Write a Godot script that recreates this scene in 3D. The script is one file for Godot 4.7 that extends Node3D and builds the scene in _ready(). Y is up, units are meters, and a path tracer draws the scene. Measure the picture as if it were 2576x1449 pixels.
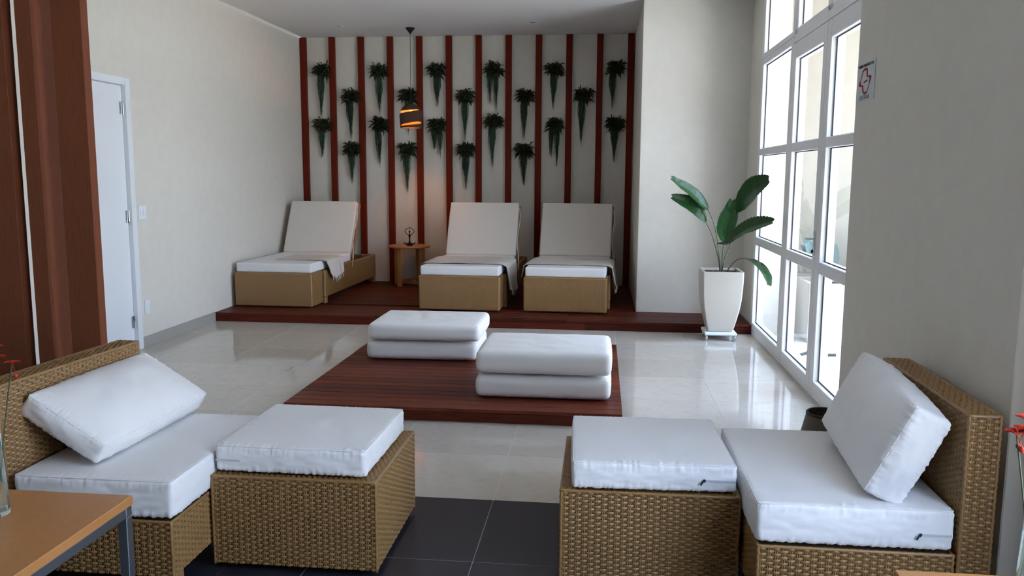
extends Node3D
# A relaxation lounge: camera, sky and exposure first, then the room, then the furniture, small things last.

const X_LEFT := -3.66
const Z_BACK := -10.02
const Y_CEIL := 3.034
const Z_DAIS := -7.485
const H_DAIS := 0.085
const X_WIN := 1.358
const X_PIER := 1.22

var taken := {}
var M := {}
var rng := RandomNumberGenerator.new()
var box_cache := {}
var nz := FastNoiseLite.new()

# ---------------------------------------------------------------- mesh building

class MB:
	var v := PackedVector3Array()
	var n := PackedVector3Array()
	var idx := PackedInt32Array()

	# rows of points; normal is du x dv (du along a row, dv from row to row)
	func grid(p: Array, wrap := false, flip := false) -> void:
		var rows: int = p.size()
		var cols: int = p[0].size()
		var s := v.size()
		for i in rows:
			var row: PackedVector3Array = p[i]
			var up: PackedVector3Array = p[mini(i + 1, rows - 1)]
			var dn: PackedVector3Array = p[maxi(i - 1, 0)]
			for j in cols:
				var du: Vector3
				if wrap:
					du = row[(j + 1) % cols] - row[(j + cols - 1) % cols]
				else:
					du = row[mini(j + 1, cols - 1)] - row[maxi(j - 1, 0)]
				var dv: Vector3 = up[j] - dn[j]
				if du.length_squared() < 1e-14:
					var other: PackedVector3Array = up if i < rows / 2 else dn
					du = other[(j + 1) % cols] - other[(j + cols - 1) % cols]
				var nn := du.cross(dv)
				if nn.length_squared() < 1e-18:
					nn = Vector3.UP
				nn = nn.normalized()
				v.append(row[j])
				n.append(-nn if flip else nn)
		var last := cols if wrap else cols - 1
		for i in rows - 1:
			for j in last:
				var a := s + i * cols + j
				var b := s + i * cols + (j + 1) % cols
				var c := a + cols
				var d := b + cols
				if flip:
					idx.append_array([a, b, d, a, d, c])
				else:
					idx.append_array([a, d, b, a, c, d])

	# flat polygon (3 or 4 points) facing the given way
	func face(pts: Array, out: Vector3) -> void:
		var a: Vector3 = pts[0]
		var b: Vector3 = pts[1]
		var c: Vector3 = pts[2]
		var nn := (b - a).cross(c - a).normalized()
		if nn.dot(out) < 0.0:
			pts = pts.duplicate()
			pts.reverse()
			nn = -nn
		var s := v.size()
		for q in pts:
			v.append(q)
			n.append(nn)
		idx.append_array([s, s + 2, s + 1])
		if pts.size() == 4:
			idx.append_array([s, s + 3, s + 2])

	func box(c: Vector3, size: Vector3, bev := 0.0) -> void:
		var h := size / 2.0
		bev = minf(bev, minf(h.x, minf(h.y, h.z)) * 0.8)
		var ax := [Vector3(1, 0, 0), Vector3(0, 1, 0), Vector3(0, 0, 1)]
		var hh := [h.x, h.y, h.z]
		for a in 3:
			var u := (a + 1) % 3
			var w := (a + 2) % 3
			for s in [-1.0, 1.0]:
				var pts := []
				for q in [[-1, -1], [1, -1], [1, 1], [-1, 1]]:
					pts.append(c + ax[a] * s * hh[a] + ax[u] * q[0] * (hh[u] - bev) + ax[w] * q[1] * (hh[w] - bev))
				face(pts, ax[a] * s)
		if bev <= 0.0:
			return
		for a in 3:
			var b := (a + 1) % 3
			var w := (a + 2) % 3
			for sa in [-1.0, 1.0]:
				for sb in [-1.0, 1.0]:
					var pa: Vector3 = c + ax[a] * sa * hh[a] + ax[b] * sb * (hh[b] - bev)
					var pb: Vector3 = c + ax[a] * sa * (hh[a] - bev) + ax[b] * sb * hh[b]
					var l: Vector3 = ax[w] * (hh[w] - bev)
					face([pa - l, pa + l, pb + l, pb - l], ax[a] * sa + ax[b] * sb)
		for sx in [-1.0, 1.0]:
			for sy in [-1.0, 1.0]:
				for sz in [-1.0, 1.0]:
					face([c + Vector3(sx * h.x, sy * (h.y - bev), sz * (h.z - bev)), c + Vector3(sx * (h.x - bev), sy * h.y, sz * (h.z - bev)), c + Vector3(sx * (h.x - bev), sy * (h.y - bev), sz * h.z)], Vector3(sx, sy, sz))

	func tube(path: Array, rad, seg := 8) -> void:
		var rows := []
		var ref := Vector3.UP
		var t0: Vector3 = (path[1] - path[0]).normalized()
		if absf(t0.dot(ref)) > 0.9:
			ref = Vector3.RIGHT
		var x := ref.cross(t0).normalized()
		var k: int = path.size()
		for i in k:
			var t: Vector3 = (path[mini(i + 1, k - 1)] - path[maxi(i - 1, 0)]).normalized()
			x = (x - t * x.dot(t)).normalized()
			var y := t.cross(x)
			var r: float = rad[i] if rad is Array else rad
			var ring := PackedVector3Array()
			for j in seg:
				var a := TAU * j / seg
				ring.append(path[i] + (x * cos(a) + y * sin(a)) * r)
			rows.append(ring)
		var first := PackedVector3Array()
		var lastr := PackedVector3Array()
		for j in seg:
			first.append(path[0])
			lastr.append(path[k - 1])
		rows.push_front(first)
		rows.append(lastr)
		grid(rows, true)

	# profile of (radius, height), from bottom up on the outside
	func lathe(prof: Array, seg := 24, o := Vector3.ZERO) -> void:
		var rows := []
		for q in prof:
			var ring := PackedVector3Array()
			for j in seg:
				var a := TAU * j / seg
				ring.append(o + Vector3(cos(a) * q.x, q.y, -sin(a) * q.x))
			rows.append(ring)
		grid(rows, true)

	func mesh() -> ArrayMesh:
		var arr := []
		arr.resize(Mesh.ARRAY_MAX)
		arr[Mesh.ARRAY_VERTEX] = v
		arr[Mesh.ARRAY_NORMAL] = n
		arr[Mesh.ARRAY_INDEX] = idx
		var m := ArrayMesh.new()
		m.add_surface_from_arrays(Mesh.PRIMITIVE_TRIANGLES, arr)
		return m

func box_mesh(size: Vector3, bev: float) -> ArrayMesh:
	var key := "%.4f %.4f %.4f %.4f" % [size.x, size.y, size.z, bev]
	if not box_cache.has(key):
		var b := MB.new()
		b.box(Vector3.ZERO, size, bev)
		box_cache[key] = b.mesh()
	return box_cache[key]

# ---------------------------------------------------------------- scene tree helpers

func numbered(called: String) -> String:
	taken[called] = taken.get(called, -1) + 1
	return called if taken[called] == 0 else "%s_%03d" % [called, taken[called]]

func tag(o: Node3D, label: String, category := "", group := "", kind := "") -> void:
	o.set_meta("label", label)
	if category:
		o.set_meta("category", category)
	if group:
		o.set_meta("group", group)
	if kind:
		o.set_meta("kind", kind)

func thing(called: String, label: String, category: String, at := Vector3.ZERO, turn := 0.0, group := "") -> Node3D:
	var o := Node3D.new()
	o.name = numbered(called)
	add_child(o)
	o.position = at
	o.rotation.y = turn
	tag(o, label, category, group)
	return o

func put(called: String, mesh: Mesh, mat: Material, parent: Node3D, at := Vector3.ZERO, rot := Vector3.ZERO) -> MeshInstance3D:
	var o := MeshInstance3D.new()
	o.name = called
	o.mesh = mesh
	o.material_override = mat
	parent.add_child(o, true)
	o.position = at
	o.rotation = rot
	return o

func part(called: String, b: MB, mat: Material, parent: Node3D, at := Vector3.ZERO, rot := Vector3.ZERO) -> MeshInstance3D:
	return put(called, b.mesh(), mat, parent, at, rot)

func bpart(called: String, c: Vector3, size: Vector3, bev: float, mat: Material, parent: Node3D) -> MeshInstance3D:
	return put(called, box_mesh(size, bev), mat, parent, c)

# a box given by its two corners
func span(b: MB, x0: float, x1: float, y0: float, y1: float, z0: float, z1: float, bev := 0.0) -> void:
	b.box(Vector3((x0 + x1) / 2, (y0 + y1) / 2, (z0 + z1) / 2), Vector3(absf(x1 - x0), absf(y1 - y0), absf(z1 - z0)), bev)

func spart(called: String, x0: float, x1: float, y0: float, y1: float, z0: float, z1: float, bev: float, mat: Material, parent: Node3D) -> MeshInstance3D:
	return bpart(called, Vector3((x0 + x1) / 2, (y0 + y1) / 2, (z0 + z1) / 2), Vector3(absf(x1 - x0), absf(y1 - y0), absf(z1 - z0)), bev, mat, parent)

func structure(called: String, b: MB, mat: Material, label: String, category: String) -> MeshInstance3D:
	var o := part(numbered(called), b, mat, self)
	tag(o, label, category, "", "structure")
	return o

# ---------------------------------------------------------------- materials

func plain(col: Color, rough := 0.8, metal := 0.0, spec := 0.5) -> StandardMaterial3D:
	var m := StandardMaterial3D.new()
	m.albedo_color = col
	m.roughness = rough
	m.metallic = metal
	m.metallic_specular = spec
	return m

func noise_tex(freq: float, sd: int, ramp: Array, octaves := 4, size := 512) -> NoiseTexture2D:
	var f := FastNoiseLite.new()
	f.noise_type = FastNoiseLite.TYPE_SIMPLEX_SMOOTH
	f.frequency = freq
	f.seed = sd
	f.fractal_octaves = octaves
	var t := NoiseTexture2D.new()
	t.width = size
	t.height = size
	t.seamless = true
	t.noise = f
	if ramp.size():
		var g := Gradient.new()
		var offs := PackedFloat32Array()
		var cols := PackedColorArray()
		for i in ramp.size():
			offs.append(float(i) / (ramp.size() - 1))
			cols.append(ramp[i])
		g.offsets = offs
		g.colors = cols
		t.color_ramp = g
	return t

func tex_mat(tex: Texture2D, scale: Vector3, rough: float, world := true, tint := Color.WHITE, offset := Vector3.ZERO, spec := 0.5) -> StandardMaterial3D:
	var m := plain(tint, rough, 0.0, spec)
	m.albedo_texture = tex
	m.uv1_triplanar = true
	m.uv1_world_triplanar = world
	m.uv1_triplanar_sharpness = 8.0
	m.uv1_scale = scale
	m.uv1_offset = offset
	return m

func weave_image() -> ImageTexture:
	var im := Image.create(64, 64, false, Image.FORMAT_RGB8)
	for y in 64:
		for x in 64:
			var r := y / 16
			var fy := absf(fmod(y, 16.0) / 8.0 - 1.0)
			var w := sin(TAU * x / 32.0 + PI * (r % 2))
			var strand := clampf(1.5 * w, -1.0, 1.0) * 0.35 + 0.45 - 0.28 * fy * fy
			var sx := absf(fmod(x, 16.0) / 8.0 - 1.0)
			var stake := 0.5 if sx < 0.45 and sx > 0.1 else 0.0
			var hgt := maxf(strand, stake)
			im.set_pixel(x, y, Color(hgt, hgt, hgt))
	return ImageTexture.create_from_image(im)

func make_materials() -> void:
	var paint := noise_tex(0.02, 3, [Color("dad5ca"), Color("dedacf")], 3)
	M.wall = tex_mat(paint, Vector3.ONE * 0.7, 0.85)
	M.wall_out_shaded = tex_mat(noise_tex(0.02, 4, [Color("968f80"), Color("9c9586")], 3), Vector3.ONE * 0.7, 0.9)  # cream darkened: shade on the outer wall put into its colour
	M.ceiling = plain(Color("e4e2de"), 0.9)
	M.white_lacquer = plain(Color("e9edf0"), 0.35)
	M.frame = plain(Color("e4e3e2"), 0.35)
	M.gasket = plain(Color("20242a"), 0.6)
	var gl := plain(Color(1, 1, 1, 0.03), 0.0)
	gl.transparency = BaseMaterial3D.TRANSPARENCY_ALPHA
	M.glass = gl
	var tile_light := noise_tex(0.012, 8, [Color("c6beb2"), Color("d0c8bc"), Color("cbc3b7")], 5)
	M.tile = []
	for i in 3:
		var t := tex_mat(tile_light, Vector3.ONE * 1.3, 0.07, true, Color(1, 1, 1).darkened(0.02 * i), Vector3(i * 0.37, i * 0.21, i * 0.53), 0.6)
		M.tile.append(t)
	var tile_dark := noise_tex(0.02, 9, [Color("26252b"), Color("2d2c33"), Color("29282e")], 5)
	M.dark_tile = tex_mat(tile_dark, Vector3.ONE * 1.3, 0.22, true, Color.WHITE, Vector3.ZERO, 0.5)
	M.grout = plain(Color("cfc8bd"), 0.7)
	M.dark_grout = plain(Color("8f8d90"), 0.9)
	M.baseboard = plain(Color("a8a49c"), 0.25)
	var deck := noise_tex(0.015, 21, [Color("4c2014"), Color("6a3222"), Color("783c2a"), Color("5a281a")], 5)
	M.deck = []
	for i in 6:
		var tint: Color = [Color(1, 1, 1), Color(0.86, 0.82, 0.8), Color(1.0, 0.93, 0.88), Color(0.78, 0.72, 0.72), Color(0.93, 0.84, 0.8), Color(1.0, 0.98, 0.95)][i]
		M.deck.append(tex_mat(deck, Vector3(0.5, 9, 9), 0.45, true, tint, Vector3(i * 0.31, i * 0.43, i * 0.17), 0.28))
	var dais := noise_tex(0.015, 22, [Color("40180c"), Color("562418"), Color("602a1c"), Color("4a1d12")], 5)
	M.dais = []
	for i in 5:
		var tint: Color = [Color(1, 1, 1), Color(0.85, 0.8, 0.8), Color(1.0, 0.92, 0.9), Color(0.76, 0.72, 0.72), Color(0.95, 0.86, 0.84)][i]
		M.dais.append(tex_mat(dais, Vector3(0.5, 9, 9), 0.45, true, tint, Vector3(i * 0.27, i * 0.39, i * 0.57), 0.28))
	var slat := noise_tex(0.015, 23, [Color("5c1c0e"), Color("6e2614"), Color("642010")], 5)
	M.slat = tex_mat(slat, Vector3(9, 0.5, 9), 0.5, true, Color.WHITE, Vector3.ZERO, 0.25)
	M.screen = tex_mat(noise_tex(0.02, 24, [Color("6a3822"), Color("7c462e"), Color("733f28")], 5), Vector3(12, 0.6, 12), 0.5, true, Color.WHITE, Vector3.ZERO, 0.3)
	M.oak = tex_mat(noise_tex(0.02, 26, [Color("a8703c"), Color("bb8450"), Color("b27a46")], 5), Vector3(2.0, 12, 22), 0.35)
	var cloth := noise_tex(0.15, 31, [], 3, 256)
	cloth.as_normal_map = true
	cloth.bump_strength = 1.2
	M.cloth = plain(Color("ecebea"), 0.9, 0.0, 0.3)
	M.linen = plain(Color("eeece8"), 0.95, 0.0, 0.25)
	M.canvas = plain(Color("dcd6cd"), 0.95, 0.0, 0.25)
	M.throw = plain(Color("d8d2c9"), 1.0, 0.0, 0.2)
	for m in [M.cloth, M.linen, M.throw, M.canvas]:
		m.normal_enabled = true
		m.normal_texture = cloth
		m.normal_scale = 0.25
		m.uv1_triplanar = true
		m.uv1_world_triplanar = true
		m.uv1_scale = Vector3.ONE * 9.0
	var strand := noise_tex(0.03, 41, [Color("876539"), Color("977346"), Color("8f6c40")], 3)
	M.wicker = tex_mat(strand, Vector3.ONE * 6.0, 0.36, true, Color.WHITE, Vector3.ZERO, 0.55)
	M.wicker_core = plain(Color("5c4428"), 0.7)
	M.wicker_far = tex_mat(strand, Vector3.ONE * 23.0, 0.36, false, Color.WHITE, Vector3.ZERO, 0.55)
	M.wicker_far.heightmap_enabled = true
	M.wicker_far.heightmap_texture = weave_image()
	M.wicker_far.heightmap_scale = 0.2
	M.metal = plain(Color("8d949c"), 0.35, 0.85)
	M.chrome = plain(Color("c8ccd0"), 0.12, 1.0)
	M.bronze = plain(Color("1c1a1c"), 0.4, 0.6)
	M.black = plain(Color("101012"), 0.6)
	M.seam = plain(Color("c9c9cf"), 0.9)
	M.zip = plain(Color("c2c6ce"), 0.7)
	M.zip_pull = plain(Color("33363c"), 0.4, 0.5)
	M.pot = plain(Color("beb8ac"), 0.35)
	M.soil = plain(Color("3a2c22"), 1.0)
	M.leaf = tex_mat(noise_tex(0.02, 51, [Color("123c16"), Color("1c4c1c"), Color("174418")], 3), Vector3(3, 3, 3), 0.35)
	M.leaf.backlight_enabled = true
	M.leaf.backlight = Color("16380e")
	M.leaf_rib = plain(Color("3c6a2c"), 0.5)
	M.stem = plain(Color("4c5a3c"), 0.6)
	M.fern = []
	for c in ["243018", "2c3a1a", "1f2e1c"]:
		M.fern.append(plain(Color(c), 0.6))
	M.trail = []
	for c in ["20462f", "284e36", "1c3e2b"]:
		M.trail.append(plain(Color(c), 0.6))
	M.card = plain(Color("4c3426"), 0.9)
	M.card_edge = plain(Color("6c4628"), 0.9)
	M.red = plain(Color("b01a34"), 0.6)
	M.pink = plain(Color("c06a74"), 0.6)
	M.sign_ink = plain(Color("33383c"), 0.6)
	M.sign_grey = plain(Color("7a8288"), 0.6)
	M.sign_white = plain(Color("d2d8d8"), 0.5)
	M.bin = plain(Color("5c5248"), 0.5)
	M.petal = plain(Color("c4341c"), 0.6)
	M.petal.backlight_enabled = true
	M.petal.backlight = Color("802010")
	M.terrace = plain(Color("dedede"), 0.8)
	M.planter = plain(Color("cfc8ba"), 0.85)
	M.out_leaf = plain(Color("4a6a4e"), 0.6)
	M.out_leaf_blue = plain(Color("4e6a64"), 0.6)
	M.ground = plain(Color("9c9a92"), 0.95)
	var vg := plain(Color(0.95, 1, 0.98, 0.05), 0.0)
	vg.refraction_enabled = true
	vg.refraction_scale = 0.045
	M.vase_glass = vg

# ---------------------------------------------------------------- shared shapes

func lines(h: float, r: float, n: int) -> Array:
	var a := [-h, -h + 0.25 * r, -h + 0.6 * r, -h + r]
	for i in range(1, n):
		a.append(lerpf(-h + r, h - r, float(i) / n))
	a.append_array([h - r, h - 0.6 * r, h - 0.25 * r, h])
	return a

# upholstered block: rounded edges, crowned faces, puckers along the seams
func cushion_mesh(size: Vector3, r: float, crown: float, side_crown: float, pucker: float, sd: int, res := 0.03, sag := 0.0) -> ArrayMesh:
	var h := size / 2.0
	var f := FastNoiseLite.new()
	f.seed = sd
	f.frequency = 1.0
	f.fractal_octaves = 2
	var st := SurfaceTool.new()
	st.begin(Mesh.PRIMITIVE_TRIANGLES)
	st.set_smooth_group(0)
	var hh := [h.x, h.y, h.z]
	var ln := []
	for a in 3:
		ln.append(lines(hh[a], r, maxi(4, int((hh[a] - r) * 2.0 / res))))
	for a in 3:
		var u := (a + 1) % 3
		var w := (a + 2) % 3
		for s in [-1.0, 1.0]:
			var rows := []
			for cu in ln[u]:
				var row := PackedVector3Array()
				for cw in ln[w]:
					var q := Vector3.ZERO
					q[a] = s * hh[a]
					q[u] = cu
					q[w] = cw
					var inner := Vector3(clampf(q.x, -h.x + r, h.x - r), clampf(q.y, -h.y + r, h.y - r), clampf(q.z, -h.z + r, h.z - r))
					var d := (q - inner).normalized()
					var p := inner + d * r
					var t := Vector3(1.0 - pow(absf(p.x / h.x), 2.4), 1.0 - pow(p.y / h.y, 2.0), 1.0 - pow(absf(p.z / h.z), 2.4))
					p.y += crown * (p.y / h.y) * t.x * t.z
					p.x += side_crown * (p.x / h.x) * t.y * t.z
					p.z += side_crown * (p.z / h.z) * t.x * t.y
					if p.y > 0.0 and sag > 0.0:
						p.y += sag * f.get_noise_2d(p.x * 5.0 + 40.0, p.z * 5.0) * t.x * t.z
					if pucker > 0.0:
						var ex := 1.0 - smoothstep(0.0, 0.055, h.x - absf(p.x))
						var ez := 1.0 - smoothstep(0.0, 0.055, h.z - absf(p.z))
						var ey := 1.0 - smoothstep(0.0, 0.04, h.y - absf(p.y))
						var px := f.get_noise_2d(p.x * 75.0, p.z * 9.0 + p.y * 9.0)
						var pz := f.get_noise_2d(p.z * 75.0 + 31.0, p.x * 9.0 + p.y * 9.0)
						p += d * pucker * (px * ez * ey + pz * ex * ey)
						p += d * pucker * 0.6 * f.get_noise_3d(p.x * 11.0, p.y * 30.0, p.z * 11.0) * (1.0 - absf(d.y))
					row.append(p)
				rows.append(row)
			for i in rows.size() - 1:
				for j in rows[i].size() - 1:
					var A: Vector3 = rows[i][j]
					var B: Vector3 = rows[i + 1][j]
					var C: Vector3 = rows[i + 1][j + 1]
					var D: Vector3 = rows[i][j + 1]
					var tri := [A, C, B, A, D, C] if s > 0.0 else [A, B, C, A, C, D]
					for q in tri:
						st.add_vertex(q)
	st.index()
	st.generate_normals()
	return st.commit()

# seam cord round the top edge of such a block
func seam_mesh(size: Vector3, r: float, y: float, rad: float, crown: float, side_crown: float) -> ArrayMesh:
	var b := MB.new()
	var h := size / 2.0
	var path := []
	var e := r * 0.3
	var pts := [Vector2(-h.x + e, h.z), Vector2(h.x - e, h.z), Vector2(h.x, h.z - e), Vector2(h.x, -h.z + e), Vector2(h.x - e, -h.z), Vector2(-h.x + e, -h.z), Vector2(-h.x, -h.z + e), Vector2(-h.x, h.z - e)]
	for i in 8:
		var p: Vector2 = pts[i]
		var q: Vector2 = pts[(i + 1) % 8]
		var n := 14 if i % 2 == 0 else 2
		for k in n:
			var c := p.lerp(q, float(k) / n)
			path.append(Vector3(c.x, y, c.y))
	path.append(path[0])
	for i in path.size():
		var p: Vector3 = path[i]
		var t := Vector3(1.0 - pow(p.x / h.x, 2.0), 1.0 - pow(p.y / h.y, 2.0), 1.0 - pow(p.z / h.z, 2.0))
		p.x += side_crown * (p.x / h.x) * t.y * t.z
		p.z += side_crown * (p.z / h.z) * t.x * t.y
		p.x -= signf(p.x) * r * 0.28 * (1.0 if absf(p.x) > h.x - e - 0.001 else 0.0)
		p.z -= signf(p.z) * r * 0.28 * (1.0 if absf(p.z) > h.z - e - 0.001 else 0.0)
		path[i] = p
	b.tube(path, rad, 5)
	return b.mesh()

var weave_cache := {}

# woven wicker: flat strands over and under pairs of upright canes; lies in x and y, faces z
func weave_mesh(w: float, h: float) -> ArrayMesh:
	var key := "%.3f %.3f" % [w, h]
	if weave_cache.has(key):
		return weave_cache[key]
	var b := MB.new()
	var ns := maxi(2, roundi(w / 0.0215))
	var p := w / ns
	var nr := maxi(2, roundi(h / 0.0096))
	var rh := h / nr
	var amp := 0.0032
	for r in nr:
		var yc := -h / 2 + (r + 0.5) * rh
		var lo := PackedVector3Array()
		var mid := PackedVector3Array()
		var hi := PackedVector3Array()
		var jitter := 0.0006 * sin(r * 12.9898)
		for k in ns * 4 + 1:
			var s := float(k) / 4.0
			var z := amp * clampf(1.7 * sin(PI * s + PI * (r % 2)), -1.0, 1.0) + jitter
			var x := -w / 2 + s * p
			lo.append(Vector3(x, yc - rh * 0.5, z - 0.0026))
			mid.append(Vector3(x, yc, z))
			hi.append(Vector3(x, yc + rh * 0.5, z - 0.0026))
		b.grid([lo, mid, hi])
	for k in ns:
		for o in [-0.0030, 0.0030]:
			var x: float = -w / 2 + (k + 0.5) * p + o
			var rows := []
			for y in [-h / 2, h / 2]:
				rows.append(PackedVector3Array([Vector3(x - 0.0025, y, -0.0024), Vector3(x, y, 0.0002), Vector3(x + 0.0025, y, -0.0024)]))
			b.grid(rows)
	weave_cache[key] = b.mesh()
	return weave_cache[key]

# put a woven panel on a face; n is the way it faces
func panel(parent: Node3D, c: Vector3, w: float, h: float, n: Vector3) -> void:
	var o := MeshInstance3D.new()
	o.name = "weave"
	o.mesh = weave_mesh(w, h)
	o.material_override = M.wicker
	parent.add_child(o, true)
	o.position = c
	if n.y > 0.5:
		o.basis = Basis(Vector3.BACK, Vector3.RIGHT, Vector3.UP)
	else:
		o.basis = Basis(Vector3.UP.cross(n), Vector3.UP, n)
	o.set_meta("kind", "stuff")
	o.set_meta("label", "woven wicker strands")

# wicker block with rims on its edges; open: no panel on top
func wicker_block(parent: Node3D, called: String, c: Vector3, size: Vector3, faces: String) -> void:
	var core := bpart(called, c, size - Vector3(0.012, 0.006, 0.012), 0.004, M.wicker_core, parent)
	core.set_meta("label", "woven wicker block")
	var h := size / 2.0
	if "f" in faces:
		panel(parent, c + Vector3(0, 0, h.z), size.x - 0.006, size.y - 0.006, Vector3(0, 0, 1))
	if "b" in faces:
		panel(parent, c - Vector3(0, 0, h.z), size.x - 0.006, size.y - 0.006, Vector3(0, 0, -1))
	if "r" in faces:
		panel(parent, c + Vector3(h.x, 0, 0), size.z - 0.006, size.y - 0.006, Vector3(1, 0, 0))
	if "l" in faces:
		panel(parent, c - Vector3(h.x, 0, 0), size.z - 0.006, size.y - 0.006, Vector3(-1, 0, 0))
	if "t" in faces:
		panel(parent, c + Vector3(0, h.y, 0), size.z - 0.006, size.x - 0.006, Vector3.UP)
	var rim := MB.new()
	for sx in [-1.0, 1.0]:
		for sz in [-1.0, 1.0]:
			rim.tube(wavy(c + Vector3(sx * (h.x - 0.003), -h.y, sz * (h.z - 0.003)), c + Vector3(sx * (h.x - 0.003), h.y - 0.003, sz * (h.z - 0.003))), 0.0062, 6)
		rim.tube(wavy(c + Vector3(sx * (h.x - 0.003), h.y - 0.003, -h.z), c + Vector3(sx * (h.x - 0.003), h.y - 0.003, h.z)), 0.0062, 6)
	for sz in [-1.0, 1.0]:
		rim.tube(wavy(c + Vector3(-h.x, h.y - 0.003, sz * (h.z - 0.003)), c + Vector3(h.x, h.y - 0.003, sz * (h.z - 0.003))), 0.0062, 6)
	part("edge_binding", rim, M.wicker, parent)

func wavy(a: Vector3, b: Vector3) -> Array:
	var out := []
	var n := maxi(4, int((b - a).length() / 0.0105))
	for i in n + 1:
		out.append(a.lerp(b, float(i) / n) + Vector3(1, 1, 1) * 0.0009 * (1 if i % 2 else -1))
	return out

func zipper(parent: Node3D, at: Vector3, length: float, pull_at: float, face_rot: float) -> void:
	var z := Node3D.new()
	z.name = "zipper"
	parent.add_child(z, true)
	z.position = at
	z.rotation.y = face_rot
	var b := MB.new()
	b.box(Vector3.ZERO, Vector3(length, 0.007, 0.003), 0.001)
	part("tape", b, M.zip, z)
	if pull_at != 0.0:
		var t := MB.new()
		t.box(Vector3.ZERO, Vector3(0.008, 0.011, 0.006), 0.002)
		t.box(Vector3(-0.004, -0.010, 0.004), Vector3(0.006, 0.016, 0.002), 0.0008)
		part("pull", t, M.zip_pull, z, Vector3(pull_at, 0, 0.003), Vector3(0, 0, -0.5))

# a sheet with thickness from a grid of points
func sheet(b: MB, rows: Array, th: float) -> void:
	b.grid(rows)
	var back := []
	for i in rows.size():
		var r := PackedVector3Array()
		for j in rows[i].size():
			var du: Vector3 = rows[i][mini(j + 1, rows[i].size() - 1)] - rows[i][maxi(j - 1, 0)]
			var dv: Vector3 = rows[mini(i + 1, rows.size() - 1)][j] - rows[maxi(i - 1, 0)][j]
			r.append(rows[i][j] - du.cross(dv).normalized() * th)
		back.append(r)
	b.grid(back, false, true)

# ---------------------------------------------------------------- the scene

func _ready() -> void:
	rng.seed = 7
	nz.seed = 11
	nz.frequency = 1.0

	# camera
	var cam := Camera3D.new()
	cam.name = "camera"
	cam.fov = 38.31
	cam.near = 0.05
	cam.far = 200.0
	add_child(cam)
	cam.position = Vector3(0, 1.4, 0)
	cam.rotation = Vector3(-0.1351, 0.1061, 0.0056)
	cam.current = true

	# sky and exposure: a bright, slightly hazy day; no sun reaches the room
	var env := Environment.new()
	var sky := Sky.new()
	var sm := ProceduralSkyMaterial.new()
	sm.sky_top_color = Color(0.71, 0.825, 1.0)
	sm.sky_horizon_color = Color(0.91, 0.95, 1.0)
	sm.ground_horizon_color = Color(0.72, 0.73, 0.72)
	sm.ground_bottom_color = Color(0.60, 0.60, 0.58)
	sm.sky_curve = 0.2
	sky.sky_material = sm
	env.background_mode = Environment.BG_SKY
	env.sky = sky
	env.background_energy_multiplier = 1.0
	env.tonemap_mode = Environment.TONE_MAPPER_LINEAR
	env.tonemap_exposure = 11.7
	env.sdfgi_enabled = true
	env.ssao_enabled = true
	env.ssil_enabled = true
	var we := WorldEnvironment.new()
	we.name = "environment"
	we.environment = env
	add_child(we)

	# the sun stands high behind the building: it lights the terrace, not the room
	var sun := DirectionalLight3D.new()
	sun.name = "sun"
	sun.light_color = Color(1.0, 0.975, 0.93)
	sun.light_energy = 1.3
	sun.light_angular_distance = 0.6
	sun.shadow_enabled = true
	add_child(sun)
	sun.look_at_from_position(Vector3(-3.0, 9.4, -1.2), Vector3.ZERO, Vector3.BACK)

	make_materials()
	build_shell()
	build_floor()
	build_dais()
	build_door()
	build_windows()
	build_outside()
	build_screen()
	build_platform()
	build_loungers()
	build_front_furniture()
	build_potted_palm()
	build_pendant()
	build_side_table()
	build_wall_ferns()
	build_sign()
	build_small()

# ---------------------------------------------------------------- room shell

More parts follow.
